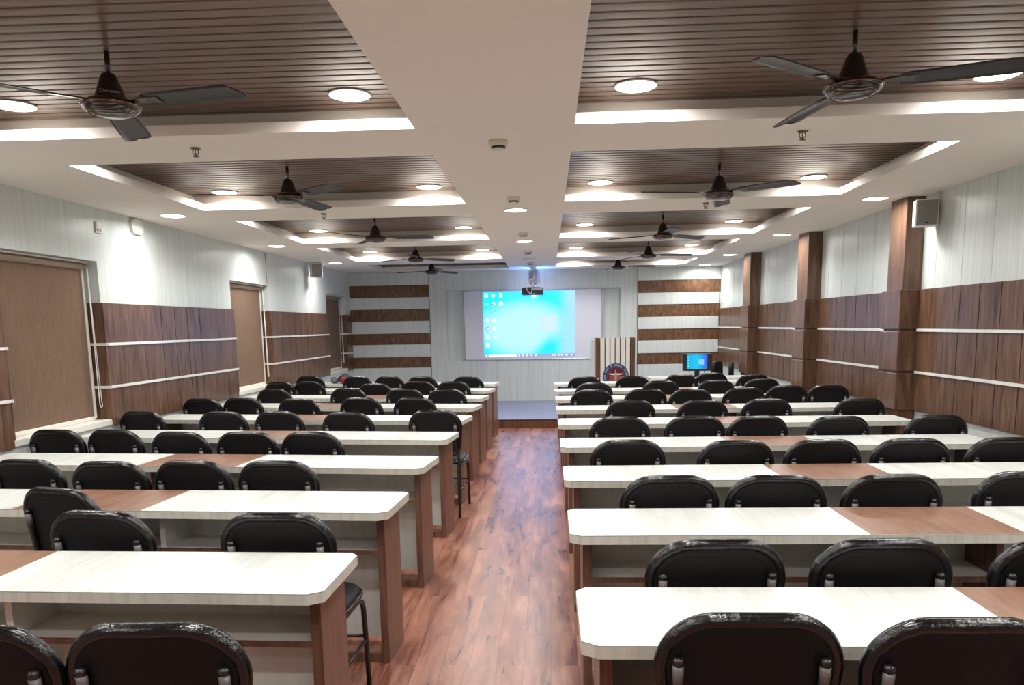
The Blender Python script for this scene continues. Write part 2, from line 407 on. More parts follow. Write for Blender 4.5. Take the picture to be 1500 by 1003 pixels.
place_light(2.785, 14.08, HC, 'round ceiling light in the far right corner by the stage wall', 'lights along the side walls')
place_light(-.27, 6.99, HC, 'round ceiling light over the aisle, the nearer of two lit ones', 'lights over the aisle')
place_light(-.27, 9.55, HC, 'round ceiling light over the aisle, the farther of two lit ones', 'lights over the aisle')
place_light(-.275, 12.08, HC, 'unlit round ceiling light over the aisle near the projector', 'lights over the aisle', False)
for i, (y0, y1) in enumerate(bays):
    fy = (3.955, 6.51, 9.16, 11.8, 13.68, 1.39)[i]; ny_ = y0 + .16
    for sx, nm in ((-2.665, 'outer left'), (-.96, 'inner left'), (.436, 'inner right'), (2.136, 'outer right')):
        if i == 4 and sx < 0: continue
        for q, y in (('far', fy), ('near', ny_)):
            place_light(sx, y, HW, 'round light in the %s corner at the %s edge of the %s slatted tray' % (nm, q, BN[i]), 'lights in the slatted trays')

# smoke detectors
def smoke():
    o = empty('smoke_detector')
    MB().lathe([(.052, 0), (.054, -.008), (.052, -.026), (.048, -.030)], 28).build('base', 'cream_plastic', o)
    MB().lathe([(.040, -.029), (.040, -.040), (.036, -.042)], 28).build('vent_ring', 'black_plastic', o)
    MB().lathe([(.039, -.041), (.037, -.048), (.022, -.053), (.0, -.054)], 28).build('cap', 'white_plastic', o)
    return o
sn = None
for i, y in enumerate((4.43, 6.32, 8.72, 10.86, 12.72)):
    if sn is None: sn = snapshot(smoke()); o = sn[0]
    else: o = copy_tree(sn)
    o.location = (-.262, y, HC); tag(o, 'small cream smoke detector over the aisle, %s of five' % ORD[i], 'smoke detector', 'smoke detectors over the aisle')
def sprinkler():
    o = empty('sprinkler_head')
    MB().lathe([(.026, 0), (.030, -.004), (.012, -.008)], 20).build('escutcheon', 'chrome', o)
    mb = MB()
    for s_ in (-1, 1): mb.tube([(s_ * .010, 0, -.006), (s_ * .017, 0, -.018), (s_ * .015, 0, -.030), (0, 0, -.043)], .0032, 6)
    mb.build('yoke', 'chrome', o)
    MB().lathe([(.0025, -.008), (.0025, -.040)], 8).build('bulb', 'bag_red', o)
    MB().lathe([(.004, -.042), (.018, -.046), (.018, -.048), (.0, -.049)], 16).build('deflector', 'chrome', o)
    return o
sn = None
for x, y, l in ((-1.945, 4.39, 'before the second left ceiling tray'), (1.375, 4.40, 'before the second right ceiling tray'), (-1.965, 6.94, 'before the third left ceiling tray'), (1.355, 6.86, 'before the third right ceiling tray')):
    if sn is None: sn = snapshot(sprinkler()); o = sn[0]
    else: o = copy_tree(sn)
    o.location = (x, y, HC); tag(o, 'small metal sprinkler head under the ceiling ' + l, 'sprinkler', 'ceiling sprinklers')

# ceiling fans (hub centre about .225 below the slats)
def fan():
    o = empty('ceiling_fan')     # origin at the slats
    H = -.225
    MB().tube([(0, 0, .01), (0, 0, -.115)], .0105, 12).build('downrod', 'fan', o)
    MB().lathe([(.011, -.090), (.026, -.097), (.034, -.112), (.048, -.152), (.061, -.190), (.063, -.198), (.058, -.203)], 32).build('canopy', 'fan', o)
    MB().lathe([(.05, H + .032), (.085, H + .026), (.105, H + .012), (.112, H), (.108, H - .010), (.092, H - .024), (.060, H - .034), (.02, H - .038), (0, H - .038)], 40).build('motor_housing', 'fan', o)
    mb = MB(); mb.tube([(.112 * math.cos(a), .112 * math.sin(a), H + .002) for a in [2 * PI * i / 40 for i in range(40)]], .004, 8, True)
    mb.tube([(.088 * math.cos(a), .088 * math.sin(a), H - .026) for a in [2 * PI * i / 40 for i in range(40)]], .0025, 6, True)
    mb.build('trim_ring', 'fan_ring', o)
    for k in range(3):
        A = Matrix.Rotation(2 * PI * k / 3, 4, 'Z')
        # blade: pitched, lightly cambered sheet with rounded tip
        st = [(.17, .040), (.20, .052), (.30, .056), (.42, .060), (.54, .063), (.585, .060), (.598, .045), (.60, .02)]
        up = []; dn = []
        nb = 7
        for r, hw in st:
            for j in range(nb):
                u = -1 + 2 * j / (nb - 1); yv = u * hw; z = H + .012 - .17 * yv + .004 * (1 - u * u) - .012 * (r - .17)
                up.append((r + (.012 * u if r > .5 else 0), yv, z + .0018)); dn.append((r + (.012 * u if r > .5 else 0), yv, z - .0018))
        ns = len(st); fs = []
        for i in range(ns - 1):
            for j in range(nb - 1):
                a = i * nb + j; fs.append((a, a + 1, a + nb + 1, a + nb)); b = a + ns * nb; fs.append((b, b + nb, b + nb + 1, b + 1))
        per = [j for j in range(nb)] + [i * nb + nb - 1 for i in range(1, ns)] + [(ns - 1) * nb + j for j in range(nb - 2, -1, -1)] + [i * nb for i in range(ns - 2, 0, -1)]
        for i in range(len(per)):
            a, b = per[i], per[(i + 1) % len(per)]; fs.append((a, b, b + ns * nb, a + ns * nb))
        mb = MB().add([A @ Vector(v) for v in up + dn], fs, True)
        bl = mb.build('blade', 'fan_blade', o)
        mb = MB(); vs = []
        for x, y, z in ((.085, .018, .014), (.13, .016, .016), (.235, .026, .012)):
            vs += [(x, -y, H + z + .17 * y * (x > .12) + .003), (x, y, H + z - .17 * y * (x > .12) + .003), (x, -y, H + z + .17 * y * (x > .12) - .003), (x, y, H + z - .17 * y * (x > .12) - .003)]
        fs = [(0, 1, 3, 2), (8, 10, 11, 9)]
        for q in (0, 4): fs += [(q, q + 4, q + 5, q + 1), (q + 2, q + 3, q + 7, q + 6), (q, q + 2, q + 6, q + 4), (q + 1, q + 5, q + 7, q + 3)]
        mb.add([A @ Vector(v) for v in vs], fs); mb.build('blade_arm', 'fan', bl)
    return o
FANS = [(-1.79, 3.27, -12), (-1.824, 5.58, 80), (-1.787, 8.2, 0), (-1.80, 10.77, 35), (-1.95, 13.25, 50), (1.234, 3.33, 99), (1.259, 5.9, 75), (1.241, 8.55, 35), (1.40, 11.0, 0), (1.171, 13.1, -13)]
sn = None
for i, (x, y, a) in enumerate(FANS):
    if sn is None: sn = snapshot(fan()); o = sn[0]
    else: o = copy_tree(sn)
    o.location = (x, y, HW + .008); o.rotation_euler = (0, 0, math.radians(a))
    tag(o, 'dark brown three-blade ceiling fan, %s one under the %s trays' % (ORD[i % 5], 'left' if i < 5 else 'right'), 'ceiling fan', 'ceiling fans')
def text_mesh(name, body, size, mat, parent, mtx, ext=.0006):
    cu = bpy.data.curves.new(name, 'FONT'); cu.body = body; cu.size = size; cu.align_x = 'CENTER'; cu.align_y = 'CENTER'; cu.extrude = ext
    to = bpy.data.objects.new(name, cu); C.objects.link(to)
    dg = bpy.context.evaluated_depsgraph_get(); dg.update()
    me = bpy.data.meshes.new_from_object(to.evaluated_get(dg)); bpy.data.objects.remove(to); bpy.data.curves.remove(cu)
    me.transform(mtx); me.materials.clear(); me.materials.append(M[mat])
    o = bpy.data.objects.new(name, me); C.objects.link(o)
    if parent: o.parent = parent
    return o
# maker's script on the nearest left fan, facing the viewer
fan0 = sn[0]
d = math.atan2(0 - 3.27, 0 + 1.79) - math.radians(-12)
mt = Matrix.Rotation(d + PI / 2, 4, 'Z') @ Matrix.Translation((0, -.0555, -.176)) @ Matrix.Rotation(PI / 2 - .3, 4, 'X')
text_mesh('lettering', 'Crompton', .018, 'silver', fan0, mt)

# ------------------------------------------------------------------ desks
def desk(side):
    """origin on the floor under the far aisle-side corner; runs along +x (right) or -x (left)"""
    s = 1 if side == 'R' else -1; L = 2.78 if side == 'R' else 2.94
    o = empty('classroom_desk'); D = .43
    def X(a, b): return (s * a, s * b) if s > 0 else (s * b, s * a)
    def poly(i=0.):
        p = [(.028 + i, .03 - i), (L - .03, .03 - i), (L - i, 0), (L - i, .03 - D + .03), (L - .04, .03 - D + i), (.042, .03 - D + i), (0 + i, .03 - D + .03), (0 + i, 0)]
        return [(s * a, b) for a, b in p]
    MB().prism(poly(), .715, .7474).build('edge_band', 'desk_edge', o)
    tt = MB().prism(poly(.0002), .7488, .7505).build('tabletop', 'desk_white', o)
    MB().prism(poly(.0014), .7472, .7489).build('seam', 'gap', tt)
    a, b = (1.112, 1.675) if side == 'R' else (1.125, 1.755)
    tag(MB().box(*X(a, b), .03 - D + .002, .028, .7500, .7512).build('inlay', 'inlay', o), 'brown centre section of the top')
    for x in (.054, L - .09):
        MB().box(*X(x, x + .036), -.255, .012, 0, .715).build('end_panel', 'desk_brown', o, bevel=.0015, seg=1)
    for q, x in enumerate((a, b)):
        MB().box(*X(x - .012, x + .012), -.24, -.012, .045, .715).build('divider', 'desk_panel' if q == 0 else 'desk_brown', o)
    MB().box(*X(.09, L - .09), -.012, .006, .03, .715).build('modesty_panel', 'desk_panel', o)
    sh = MB().box(*X(.09, L - .09), -.245, -.012, .518, .534).build('shelf', 'desk_panel', o)
    MB().box(*X(.09, L - .09), -.252, -.245, .516, .536).build('shelf_edge', 'desk_brown', sh)
    MB().box(*X(.09, L - .09), -.25, -.228, 0, .046).build('foot_rail', 'desk_brown', o)
    return o
LY = [2.591, 3.6045, 4.6432, 5.7246, 6.799, 7.826, 8.8112, 9.8236, 10.919]
RY = [2.2217, 3.2312, 4.2598, 5.3419, 6.4968, 7.5398, 8.5859, 9.5926, 10.7562]
ANG = [1.7, 3.6, 5.4, 6.8, 7.7, 8.2, 8.6, 8.6, 8.6]
for side, Y, x in (('L', LY, -.676), ('R', RY, .076)):
    sn = snapshot(desk(side)); nm = 'left' if side == 'L' else 'right'
    for i, y in enumerate(Y):
        o = sn[0] if i == 0 else copy_tree(sn)
        o.location = (x, y, 0); o.rotation_euler = (0, 0, -math.radians(ANG[i]) if side == 'L' else 0)
        tag(o, 'long white desk with brown centre inlay, %s on the %s of the aisle' % (ORD[i], nm), 'desk', 'white desks on the %s' % nm)

# ------------------------------------------------------------------ chairs
def back_outline(n=64, inset=0., W=.219, z0=.492, z1=.876, rt=.135, rb=.085):
    W -= inset; z0 += inset; z1 -= inset; rt = max(rt - inset, .02); rb = max(rb - inset, .02)
    pts = []
    def arc(cx, cz, r, a0, a1, k):
        for i in range(k): a = a0 + (a1 - a0) * i / k; pts.append((cx + r * math.cos(a), cz + r * math.sin(a)))
    arc(W - rt, z1 - rt, rt, 0, PI / 2, 12)
    for i in range(8): pts.append((W - rt - (2 * (W - rt)) * i / 8, z1))
    arc(-W + rt, z1 - rt, rt, PI / 2, PI, 12)
    for i in range(3): pts.append((-W, z1 - rt - (z1 - rt - z0 - rb) * i / 3))
    arc(-W + rb, z0 + rb, rb, PI, 1.5 * PI, 8)
    for i in range(6): pts.append((-W + rb + 2 * (W - rb) * i / 6, z0))
    arc(W - rb, z0 + rb, rb, 1.5 * PI, 2 * PI, 8)
    for i in range(3): pts.append((W, z0 + rb + (z1 - rt - z0 - rb) * i / 3))
    out = []
    for x, z in pts:
        f = (z - .5) / .385
        x *= .90 + .10 * min(1, max(0, f * 1.6)); z += -.010 * (x / .22) ** 2 * (f > .4) * (f - .4) / .6
        out.append((x, z))
    return out
def bend(x, d, z):   # d: depth into the pad (0 = rear face)
    return (x, d + .42 * x * x + (.876 - z) * .14, z)
def chair():
    o = empty('classroom_chair')
    # cushion: rings from the rear middle over the rim to the front middle
    rings = [(.055, .010), (.030, .006), (.016, .012), (.008, .024), (.016, .044), (.032, .052), (.060, .054)]
    mb = MB(); vs = []; N = None
    for ins, d in rings:
        R_ = back_outline(inset=ins); N = len(R_); vs += [bend(x, d, z) for x, z in R_]
    fs = []
    for k in range(len(rings) - 1):
        for i in range(N): j = (i + 1) % N; fs.append((k * N + i, k * N + j, (k + 1) * N + j, (k + 1) * N + i))
    # caps as concentric fills so they stay curved
    def cap(ins0, d, flip):
        base = len(vs); k = 5; prev = None
        R0 = back_outline(inset=ins0); cz = .70
        for q in range(k):
            t_ = q / k
            vs.extend([bend(x * (1 - t_), d + (.004 if flip else 0) * t_, cz + (z - cz) * (1 - t_)) for x, z in R0])
        c = len(vs); vs.append(bend(0, d + (.004 if flip else 0), cz))
        for q in range(k - 1):
            for i in range(N): j = (i + 1) % N; fs.append((base + q * N + i, base + q * N + j, base + (q + 1) * N + j, base + (q + 1) * N + i))
        for i in range(N): j = (i + 1) % N; fs.append((base + (k - 1) * N + i, base + (k - 1) * N + j, c))
    cap(.055, .010, False); cap(.060, .054, True)
    mb.add(vs, fs, True); back = mb.build('backrest', 'vinyl', o, smooth_all=True)
    R_ = back_outline(inset=.016)
    MB().tube([bend(x, .022, z) for x, z in R_], .0185, 10, True, ry=.0205).build('piping', 'piping', back)
    # seat
    mb = MB(); q = []
    for i in range(40):
        a = 2 * PI * i / 40; cx, sx = math.cos(a), math.sin(a); p = 4.
        q.append((.212 * math.copysign(abs(cx) ** (2 / p), cx), .265 + .205 * math.copysign(abs(sx) ** (2 / p), sx)))
    vs = []; fs = []; N = 40
    for sc, z in ((.2, .418), (.90, .418), (.98, .428), (1., .445), (.985, .462), (.93, .472), (.7, .477), (.2, .478)):
        vs += [(x * sc, .265 + (y - .265) * sc, z) for x, y in q]
    for k in range(7):
        for i in range(N): j = (i + 1) % N; fs.append((k * N + i, k * N + j, (k + 1) * N + j, (k + 1) * N + i))
    fs += [tuple(range(N))[::-1], tuple(range(7 * N, 8 * N))]
    seat = mb.add(vs, fs, True).build('seat', 'vinyl', o)
    MB().tube([(x * 1.0, y, .443) for x, y in q], .011, 8, True).build('piping', 'piping', seat)
    for s_ in (-1, 1):
        # rear leg runs on upward as the post that carries the back
        xp = s_ * .168
        px = [(s_ * .195, -.012, 0), (s_ * .195, .018, .22), (s_ * .193, .045, .40), (s_ * .185, .052, .50)]
        px += [(xp, bend(xp, -.004, z)[1], z) for z in (.58, .68, .755)]
        MB().tube(px, .0115, 10).build('rear_leg', 'tube', o)
        pst = MB().tube([(xp, bend(xp, -.005, z)[1], z) for z in (.70, .752)], .0135, 10).build('post_sleeve', 'wrap', o)
        MB().lathe([(.0140, 0), (.0145, .010), (.0115, .016), (.0, .018)], 14).build('post_cap', 'tube', pst, loc=(xp, bend(xp, -.005, .752)[1], .752))
        fx = [(s_ * .200, .470, 0), (s_ * .200, .455, .20), (s_ * .198, .440, .36), (s_ * .196, .425, .392), (s_ * .192, .395, .405), (s_ * .190, .30, .408), (s_ * .190, .16, .408), (s_ * .190, .06, .40)]
        MB().tube(fx, .0115, 10).build('front_leg', 'tube', o)
        MB().tube([(s_ * .196, .018, .215), (s_ * .200, .455, .215)], .008, 8).build('side_stretcher', 'tube', o)
    mb = MB().tube([(-.20, .453, .23), (.20, .453, .23)], .008, 8); mb.build('front_stretcher', 'tube', o)
    return o
CH = {
    'L0': [(-1.363, 1.615, -3.0), (-0.923, 1.624, 1.0)],
    'L1': [(-2.154, 3.161, -16.0), (-1.713, 2.728, -7.0), (-1.010, 2.681, -2.0)],
    'L2': [(-2.812, 3.910, -6.4), (-2.304, 3.822, -5.2), (-1.860, 3.819, -5.9), (-1.402, 3.796, -5.0)],
    'L3': [(-3.452, 5.150, -6.3), (-3.012, 5.110, -8.5), (-2.480, 4.964, -8.7), (-2.006, 4.928, -5.5), (-1.556, 4.872, -7.8)],
    'L4': [(-3.452, 6.302, -8.8), (-2.704, 6.190, -5.7), (-2.222, 6.158, -7.8), (-1.617, 6.033, -6.4), (-0.923, 6.117, -3.0)],
    'L5': [(-3.452, 7.455, -8.0), (-3.041, 7.454, -8.0), (-2.433, 7.313, -8.3), (-1.819, 7.314, -7.6), (-1.284, 7.240, -9.6)],
    'L6': [(-3.097, 8.505, -9.0), (-2.252, 8.508, -8.1), (-1.581, 8.332, -7.1), (-1.097, 8.181, -8.5)],
    'L7': [(-3.452, 9.708, -8.6), (-3.067, 9.695, -8.6), (-2.104, 9.191, -7.6), (-1.624, 9.477, -7.9), (-1.172, 9.357, -10.3)],
    'L8': [(-3.408, 10.842, -7.6), (-2.655, 10.564, -8.2), (-2.209, 10.555, -9.4), (-1.718, 10.364, -10.5), (-1.081, 10.227, -7.1)],
    'R0': [(0.463, 1.687, -0.1), (0.929, 1.658, 0.9)],
    'R1': [(0.518, 2.302, 2.0), (1.025, 2.302, 1.5), (1.569, 2.302, 0.9)],
    'R2': [(0.533, 3.320, 1.7), (0.993, 3.311, -0.4), (1.492, 3.311, 1.2), (2.078, 3.356, 2.0)],
    'R3': [(0.456, 4.395, -0.2), (1.066, 4.340, 1.7), (1.550, 4.340, 1.5), (2.035, 4.340, -1.6), (2.552, 4.340, 4.0)],
    'R4': [(0.513, 5.529, -1.5), (1.047, 5.509, -1.1), (1.488, 5.472, 1.9), (2.034, 5.422, -0.3), (2.704, 5.422, 1.0)],
    'R5': [(0.720, 6.741, 0.5), (1.332, 6.661, -0.8), (1.892, 6.710, 0.0), (2.667, 6.668, -0.5)],
    'R6': [(0.444, 7.877, -0.6), (0.995, 7.906, 0.3), (1.435, 7.801, 0.3), (1.997, 7.913, 1.6), (2.478, 8.096, -1.0), (2.900, 8.086, -1.0)],
    'R7': [(0.520, 8.812, 0.7), (1.305, 8.989, 1.7), (1.940, 8.977, 1.4), (2.495, 9.094, 2.0)],
    'R8': [(0.470, 9.892, 0.7), (1.077, 9.896, -1.3), (1.708, 10.030, 1.4), (2.153, 10.266, 1.9), (2.593, 9.843, 1.6)],
}
sn = snapshot(chair()); firstc = True
for key, lst in CH.items():
    i = int(key[1]); left = key[0] == 'L'
    order = lst[::-1] if left else lst           # counted from the aisle outwards
    for p, (x, y, a) in enumerate(order):
        o = sn[0] if firstc else copy_tree(sn); firstc = False
        o.location = (x, y, 0); o.rotation_euler = (0, 0, math.radians(a))
        where = '%s from the aisle at the %s desk on the %s' % (ORD1[p], ORD[i], 'left' if left else 'right')
        tag(o, 'black padded chair, ' + where, 'chair', 'black padded chairs')

# ------------------------------------------------------------------ whiteboard and projected desktop
def rrect(x0, x1, z0, z1, r, n=6):
    p = []
    for cx, cz, a0 in ((x1 - r, z1 - r, 0), (x0 + r, z1 - r, 90), (x0 + r, z0 + r, 180), (x1 - r, z0 + r, 270)):
        for i in range(n + 1): a = math.radians(a0 + 90 * i / n); p.append((cx + r * math.cos(a), cz + r * math.sin(a)))
    return p
wb = empty('whiteboard', (0, 0, 0)); tag(wb, 'wide whiteboard on the stage wall showing a projected computer desktop', 'whiteboard')
yb = YB + .07
BX0, BX1, BZ0, BZ1 = -1.54, 1.003, .914, 2.188
MB().prism(rrect(BX0, BX1, BZ0, BZ1, .05), yb - .074, yb, 'y').build('board', 'board', wb)
mb = MB(); mb.tube([(x, yb - .074, z) for x, z in rrect(BX0, BX1, BZ0, BZ1, .05)], .012, 8, True); mb.build('frame', 'alu', wb)
IX0, IX1, IZ0, IZ1 = -1.19, .503, .957, 2.160
ii = MB().box(IX0, IX1, yb - .0760, yb - .0742, IZ0, IZ1)
m = new_mat('projected desktop picture', (0, 0, 0), .14); t = NT(m)
m.node_tree.nodes['Principled BSDF'].inputs['Base Color'].default_value = (.03, .03, .03, 1)
v = t.coords((1, 1, 1)); sp = t.n('ShaderNodeSeparateXYZ'); t.l(v, sp.inputs[0])
S_ = t.math('DIVIDE', t.math('SUBTRACT', sp.outputs[0], IX0), IX1 - IX0); T_ = t.math('DIVIDE', t.math('SUBTRACT', IZ1, sp.outputs[2]), IZ1 - IZ0)
def soft(expr, lo, hi):
    r = t.n('ShaderNodeMapRange', _interpolation_type='SMOOTHSTEP'); r.inputs['From Min'].default_value = lo; r.inputs['From Max'].default_value = hi; t.l(expr, r.inputs['Value']); return r.outputs[0]
def rgbmix(a, b, fac):
    nd = t.t.nodes.new('ShaderNodeMix'); nd.data_type = 'RGBA'
    for sock, vv in ((nd.inputs[0], fac), (nd.inputs[6], a), (nd.inputs[7], b)):
        if hasattr(vv, 'links'): t.l(vv, sock)
        else: sock.default_value = (*vv, 1) if isinstance(vv, tuple) else vv
    return nd.outputs[2]
CY, MINT, SKY = (.004, 1.06, 2.5), (.62, 1.10, 2.2), (.46, .95, 3.0)
# light beam fan: pale mint centre, cyan in the upper left and the lower right, sky blue on the right edge
dist = t.math('ADD', t.math('POWER', t.math('SUBTRACT', S_, .45), 2.), t.math('MULTIPLY', t.math('POWER', t.math('SUBTRACT', T_, .58), 2.), 1.3))
col = rgbmix(MINT, CY, soft(dist, .05, .36))
low = t.math('SUBTRACT', t.math('ADD', S_, t.math('MULTIPLY', T_, .55)), 1.0)
band = t.math('MULTIPLY', soft(low, -.02, .16), soft(T_, .55, .85))
col = rgbmix(col, CY, band)
col = rgbmix(col, SKY, soft(t.math('ADD', S_, t.math('MULTIPLY', T_, .06)), .80, .98))
t.l(col, t.b.inputs['Emission Color']); t.b.inputs['Emission Strength'].default_value = .66
M['desktop'] = m
img = ii.build('projected_image', 'desktop', wb)
def spot(name, s, t_, w, h, mat, kind='rect', lbl=None):
    x = IX0 + s * (IX1 - IX0); z = IZ1 - t_ * (IZ1 - IZ0); y0 = yb - .0772
    r_ = min(w, h) * (.49 if kind == 'round' else .18)
    o = MB().prism(rrect(x - w / 2, x + w / 2, z - h / 2, z + h / 2, r_, 4), y0, yb - .0758, 'y').build(name, mat, img)
    if lbl: tag(o, lbl)
    return o
for s, t_, w, h, mat, kd in ((.035, .055, .06, .075, 'icon', 'r'), (.112, .06, .07, .06, 'icon', 'round'), (.195, .055, .06, .075, 'icon', 'r'),
                             (.045, .185, .06, .05, 'icon_faint', 'r'), (.115, .18, .075, .075, 'icon', 'round'), (.195, .18, .085, .085, 'icon', 'round'),
                             (.045, .30, .05, .05, 'icon_faint', 'r'), (.12, .33, .05, .05, 'icon_faint', 'r'),
                             (.045, .435, .07, .075, 'icon', 'r'), (.12, .435, .065, .075, 'icon', 'r'),
                             (.045, .56, .06, .06, 'icon_red', 'round'), (.12, .555, .075, .075, 'icon', 'round'),
                             (.045, .685, .07, .075, 'icon', 'r'), (.12, .69, .06, .05, 'icon', 'r'), (.045, .81, .07, .075, 'icon', 'r'), (.115, .83, .04, .04, 'icon_faint', 'r')):
    spot('desktop_icon', s, t_, w, h, mat, kd)
for s, t_, w, h, mat in ((.122, .165, .03, .02, 'icon_dark'), (.106, .19, .02, .025, 'icon_dark'), (.125, .29, .04, .014, 'icon_dark'), (.047, .562, .03, .03, 'icon')):
    x = IX0 + s * (IX1 - IX0); z = IZ1 - t_ * (IZ1 - IZ0)
    MB().prism(rrect(x - w / 2, x + w / 2, z - h / 2, z + h / 2, .006, 4), yb - .0784, yb - .0770, 'y').build('icon_mark', mat, img)
# the pale window-shaped emblem, four panes in perspective
x_ = lambda s: IX0 + s * (IX1 - IX0)
z_ = lambda t_: IZ1 - t_ * (IZ1 - IZ0)
M['logo'] = emission_mat('screen pale glow', (.76, 1.0, 1.5), .66)
for (s0, s1) in ((.615, .70), (.707, .80)):
    for q in (0, 1):
        def edge(s, k): e_ = (s - .615) / .185; top = .378 - .022 * e_; bot = .585 + .022 * e_; mid = (top + bot) / 2; return (top, mid - .004, mid + .004, bot)[k]
        ka, kb = (0, 1) if q == 0 else (2, 3)
        MB().prism([(x_(s0), z_(edge(s0, kb))), (x_(s1), z_(edge(s1, kb))), (x_(s1), z_(edge(s1, ka))), (x_(s0), z_(edge(s0, ka)))], yb - .0770, yb - .0758, 'y').build('emblem_pane', 'logo', img)
tb = MB().box(IX0, IX1, yb - .0768, yb - .0758, IZ0, z_(.952)).build('taskbar', 'taskbar', img)
spot('search_box', .205, .976, .53, .044, 'icon'); spot('start_button', .027, .976, .03, .034, 'icon')
for s in (.385, .43, .475, .522, .568, .752, .785, .82, .855, .905, .962): spot('taskbar_icon', s, .976, .05 if s == .905 else .03, .026, 'icon')

# projector on its wall arm
ceiling_spill_fill = bpy.data.lights.new('ceiling_spill_fill', 'AREA'); ceiling_spill_fill.shape = 'DISK'; ceiling_spill_fill.size = .07; ceiling_spill_fill.energy = 4.; ceiling_spill_fill.color = (.10, .30, 1.); ceiling_spill_fill.spread = math.radians(125)  # added blue lamp aimed upward to tint the ceiling, not the lens beam
p = empty('projector', (-.255, 13.75, 2.06)); tag(p, 'dark short-throw projector on a grey wall arm above the whiteboard', 'projector')
MB().box(-.19, .185, -.13, .13, 0, .125).build('body', 'proj_body', p, bevel=.02, seg=3)
MB().box(-.02, .17, -.132, -.1, .075, .118).build('front_cover', 'proj_mount', p, bevel=.01)
MB().lathe([(.03, .118), (.036, .128), (.03, .136)], 20, .08, .09).build('focus_ring', 'black_plastic', p)
MB().prism([(.045 * math.cos(a), .055 + .035 * math.sin(a)) for a in [2 * PI * i / 20 for i in range(20)]], .131, .136, 'y').build('lens', 'lens', p)
ll = bpy.data.objects.new('ceiling_spill_fill', ceiling_spill_fill); C.objects.link(ll); ll.parent = p; ll.location = (.045, .20, .06); ll.rotation_euler = (math.radians(180), 0, 0)
MB().prism(rrect(-.06, .085, .17, .40, .035), -.03, .02, 'y').build('mount_head', 'proj_mount', p)
MB().box(-.02, .05, 0, YB - 13.75 - .005, .33, .38).build('wall_arm', 'proj_mount', p, bevel=.006)
MB().box(-.09, .12, YB - 13.75 - .014, YB - 13.75 - .001, .24, .46).build('wall_plate', 'proj_mount', p, bevel=.004)
MB().box(-.12, .12, -.1, .08, .128, .142).tube([(0, -.01, .14), (.01, -.01, .19)], .022, 10).build('tilt_plate', 'proj_mount', p)
MB().tube([(-.02, -.035, .36), (.02, -.05, .33), (.015, -.055, .28), (-.05, -.08, .26), (-.09, -.13, .17), (-.10, -.155, .09), (-.06, -.16, .035), (.0, -.145, .01), (.04, -.14, .02)], .006, 6).build('cable', 'white_plastic', p)
MB().tube([(-.015, -.03, .27), (.0, -.06, .18), (-.01, -.138, .13), (-.02, -.142, .03)], .005, 6).build('power_lead', 'white_plastic', p)

# ------------------------------------------------------------------ podium with round emblem
pd = empty('podium', (0, 12.25, ST)); tag(pd, 'tall podium of cream slats with brown posts and a round emblem', 'podium')
PT = 1.18
MB().box(.75, .818, 0, .42, 0, PT).box(1.298, 1.365, 0, .42, 0, PT).build('corner_post', 'stage_wood', pd, bevel=.003)
MB().box(.815, 1.30, .05, .06, 0, PT).build('backing', 'pod_dark', pd)
x0 = .824
for k in range(6): MB().box(x0 + k * .0795, x0 + k * .0795 + .064, 0, .05, .0, PT).build('slat', 'cream_slat', pd)
MB().box(.68, .752, .05, .40, 0, PT - .02).build('side_panel', 'wall_white', pd, bevel=.004)
MB().box(.76, 1.355, .03, .45, PT - .20, PT - .17).build('desk_shelf', 'desk_brown', pd)
em = empty('emblem'); em.parent = pd; em.location = (1.063, -.004, .583)
def disc(r, y0, y1, mat, name, n=48): return MB().prism([(r * math.cos(2 * PI * i / n), r * math.sin(2 * PI * i / n)) for i in range(n)], y0, y1, 'y').build(name, mat, em)
disc(.203, -.010, .004, 'blue_light', 'rim'); disc(.197, -.012, 0, 'blue', 'ring'); disc(.141, -.0145, 0, 'blue_light', 'inner_rim'); disc(.138, -.016, 0, 'red', 'field')
txt = 'INSTITUTE OF DENTAL SCIENCES'
for k, ch in enumerate(txt):
    if ch == ' ': continue
    a = math.radians(200 - 220 * k / (len(txt) - 1))
    mt = Matrix.Translation((.169 * math.cos(a), -.0125, .169 * math.sin(a))) @ Matrix.Rotation(PI / 2 - a, 4, 'Y') @ Matrix.Rotation(PI / 2, 4, 'X')
    text_mesh('letter', ch, .038, 'pale', em, mt, .0008)
# winged staff
mb = MB().tube([(0, -.019, -.11), (0, -.019, .055)], .008, 8)
mb.lathe([(.0, .05), (.016, .06), (.0, .078)], 12, 0, -.019)
mb.build('staff', 'gold', em)
for s_ in (-1, 1):
    mb = MB(); mb.tube([(s_ * .026 * math.sin(a), -.019, .030 - .12 * a / (3 * PI)) for a in [i * 3 * PI / 36 for i in range(37)]], [.007 - .003 * i / 36 for i in range(37)], 6); mb.build('serpent', 'gold', em)
    wing = [(.012, .020), (.05, .018), (.10, .028), (.122, .040), (.085, .042), (.045, .040), (.012, .046)]
    MB().prism([(s_ * a, b) for a, b in wing], -.019, -.015, 'y').build('wing', 'pale', em)
MB().prism([(-.008, .075), (.006, .078), (.002, .100), (-.004, .092)], -.019, -.015, 'y').build('flame', 'pale', em)
for s_ in (-1, 1):
    mb = MB(); cx = s_ * .062
    for a, b, c, d in ((-.036, .036, -.004, .004), (-.036, .036, -.044, -.036), (-.036, -.028, -.044, .004), (.028, .036, -.044, .004), (-.02, .012, -.026, -.014)): mb.box(cx + a, cx + b, -.019, -.015, c - .01, d - .01)
    mb.build('block_mark', 'pink', em)

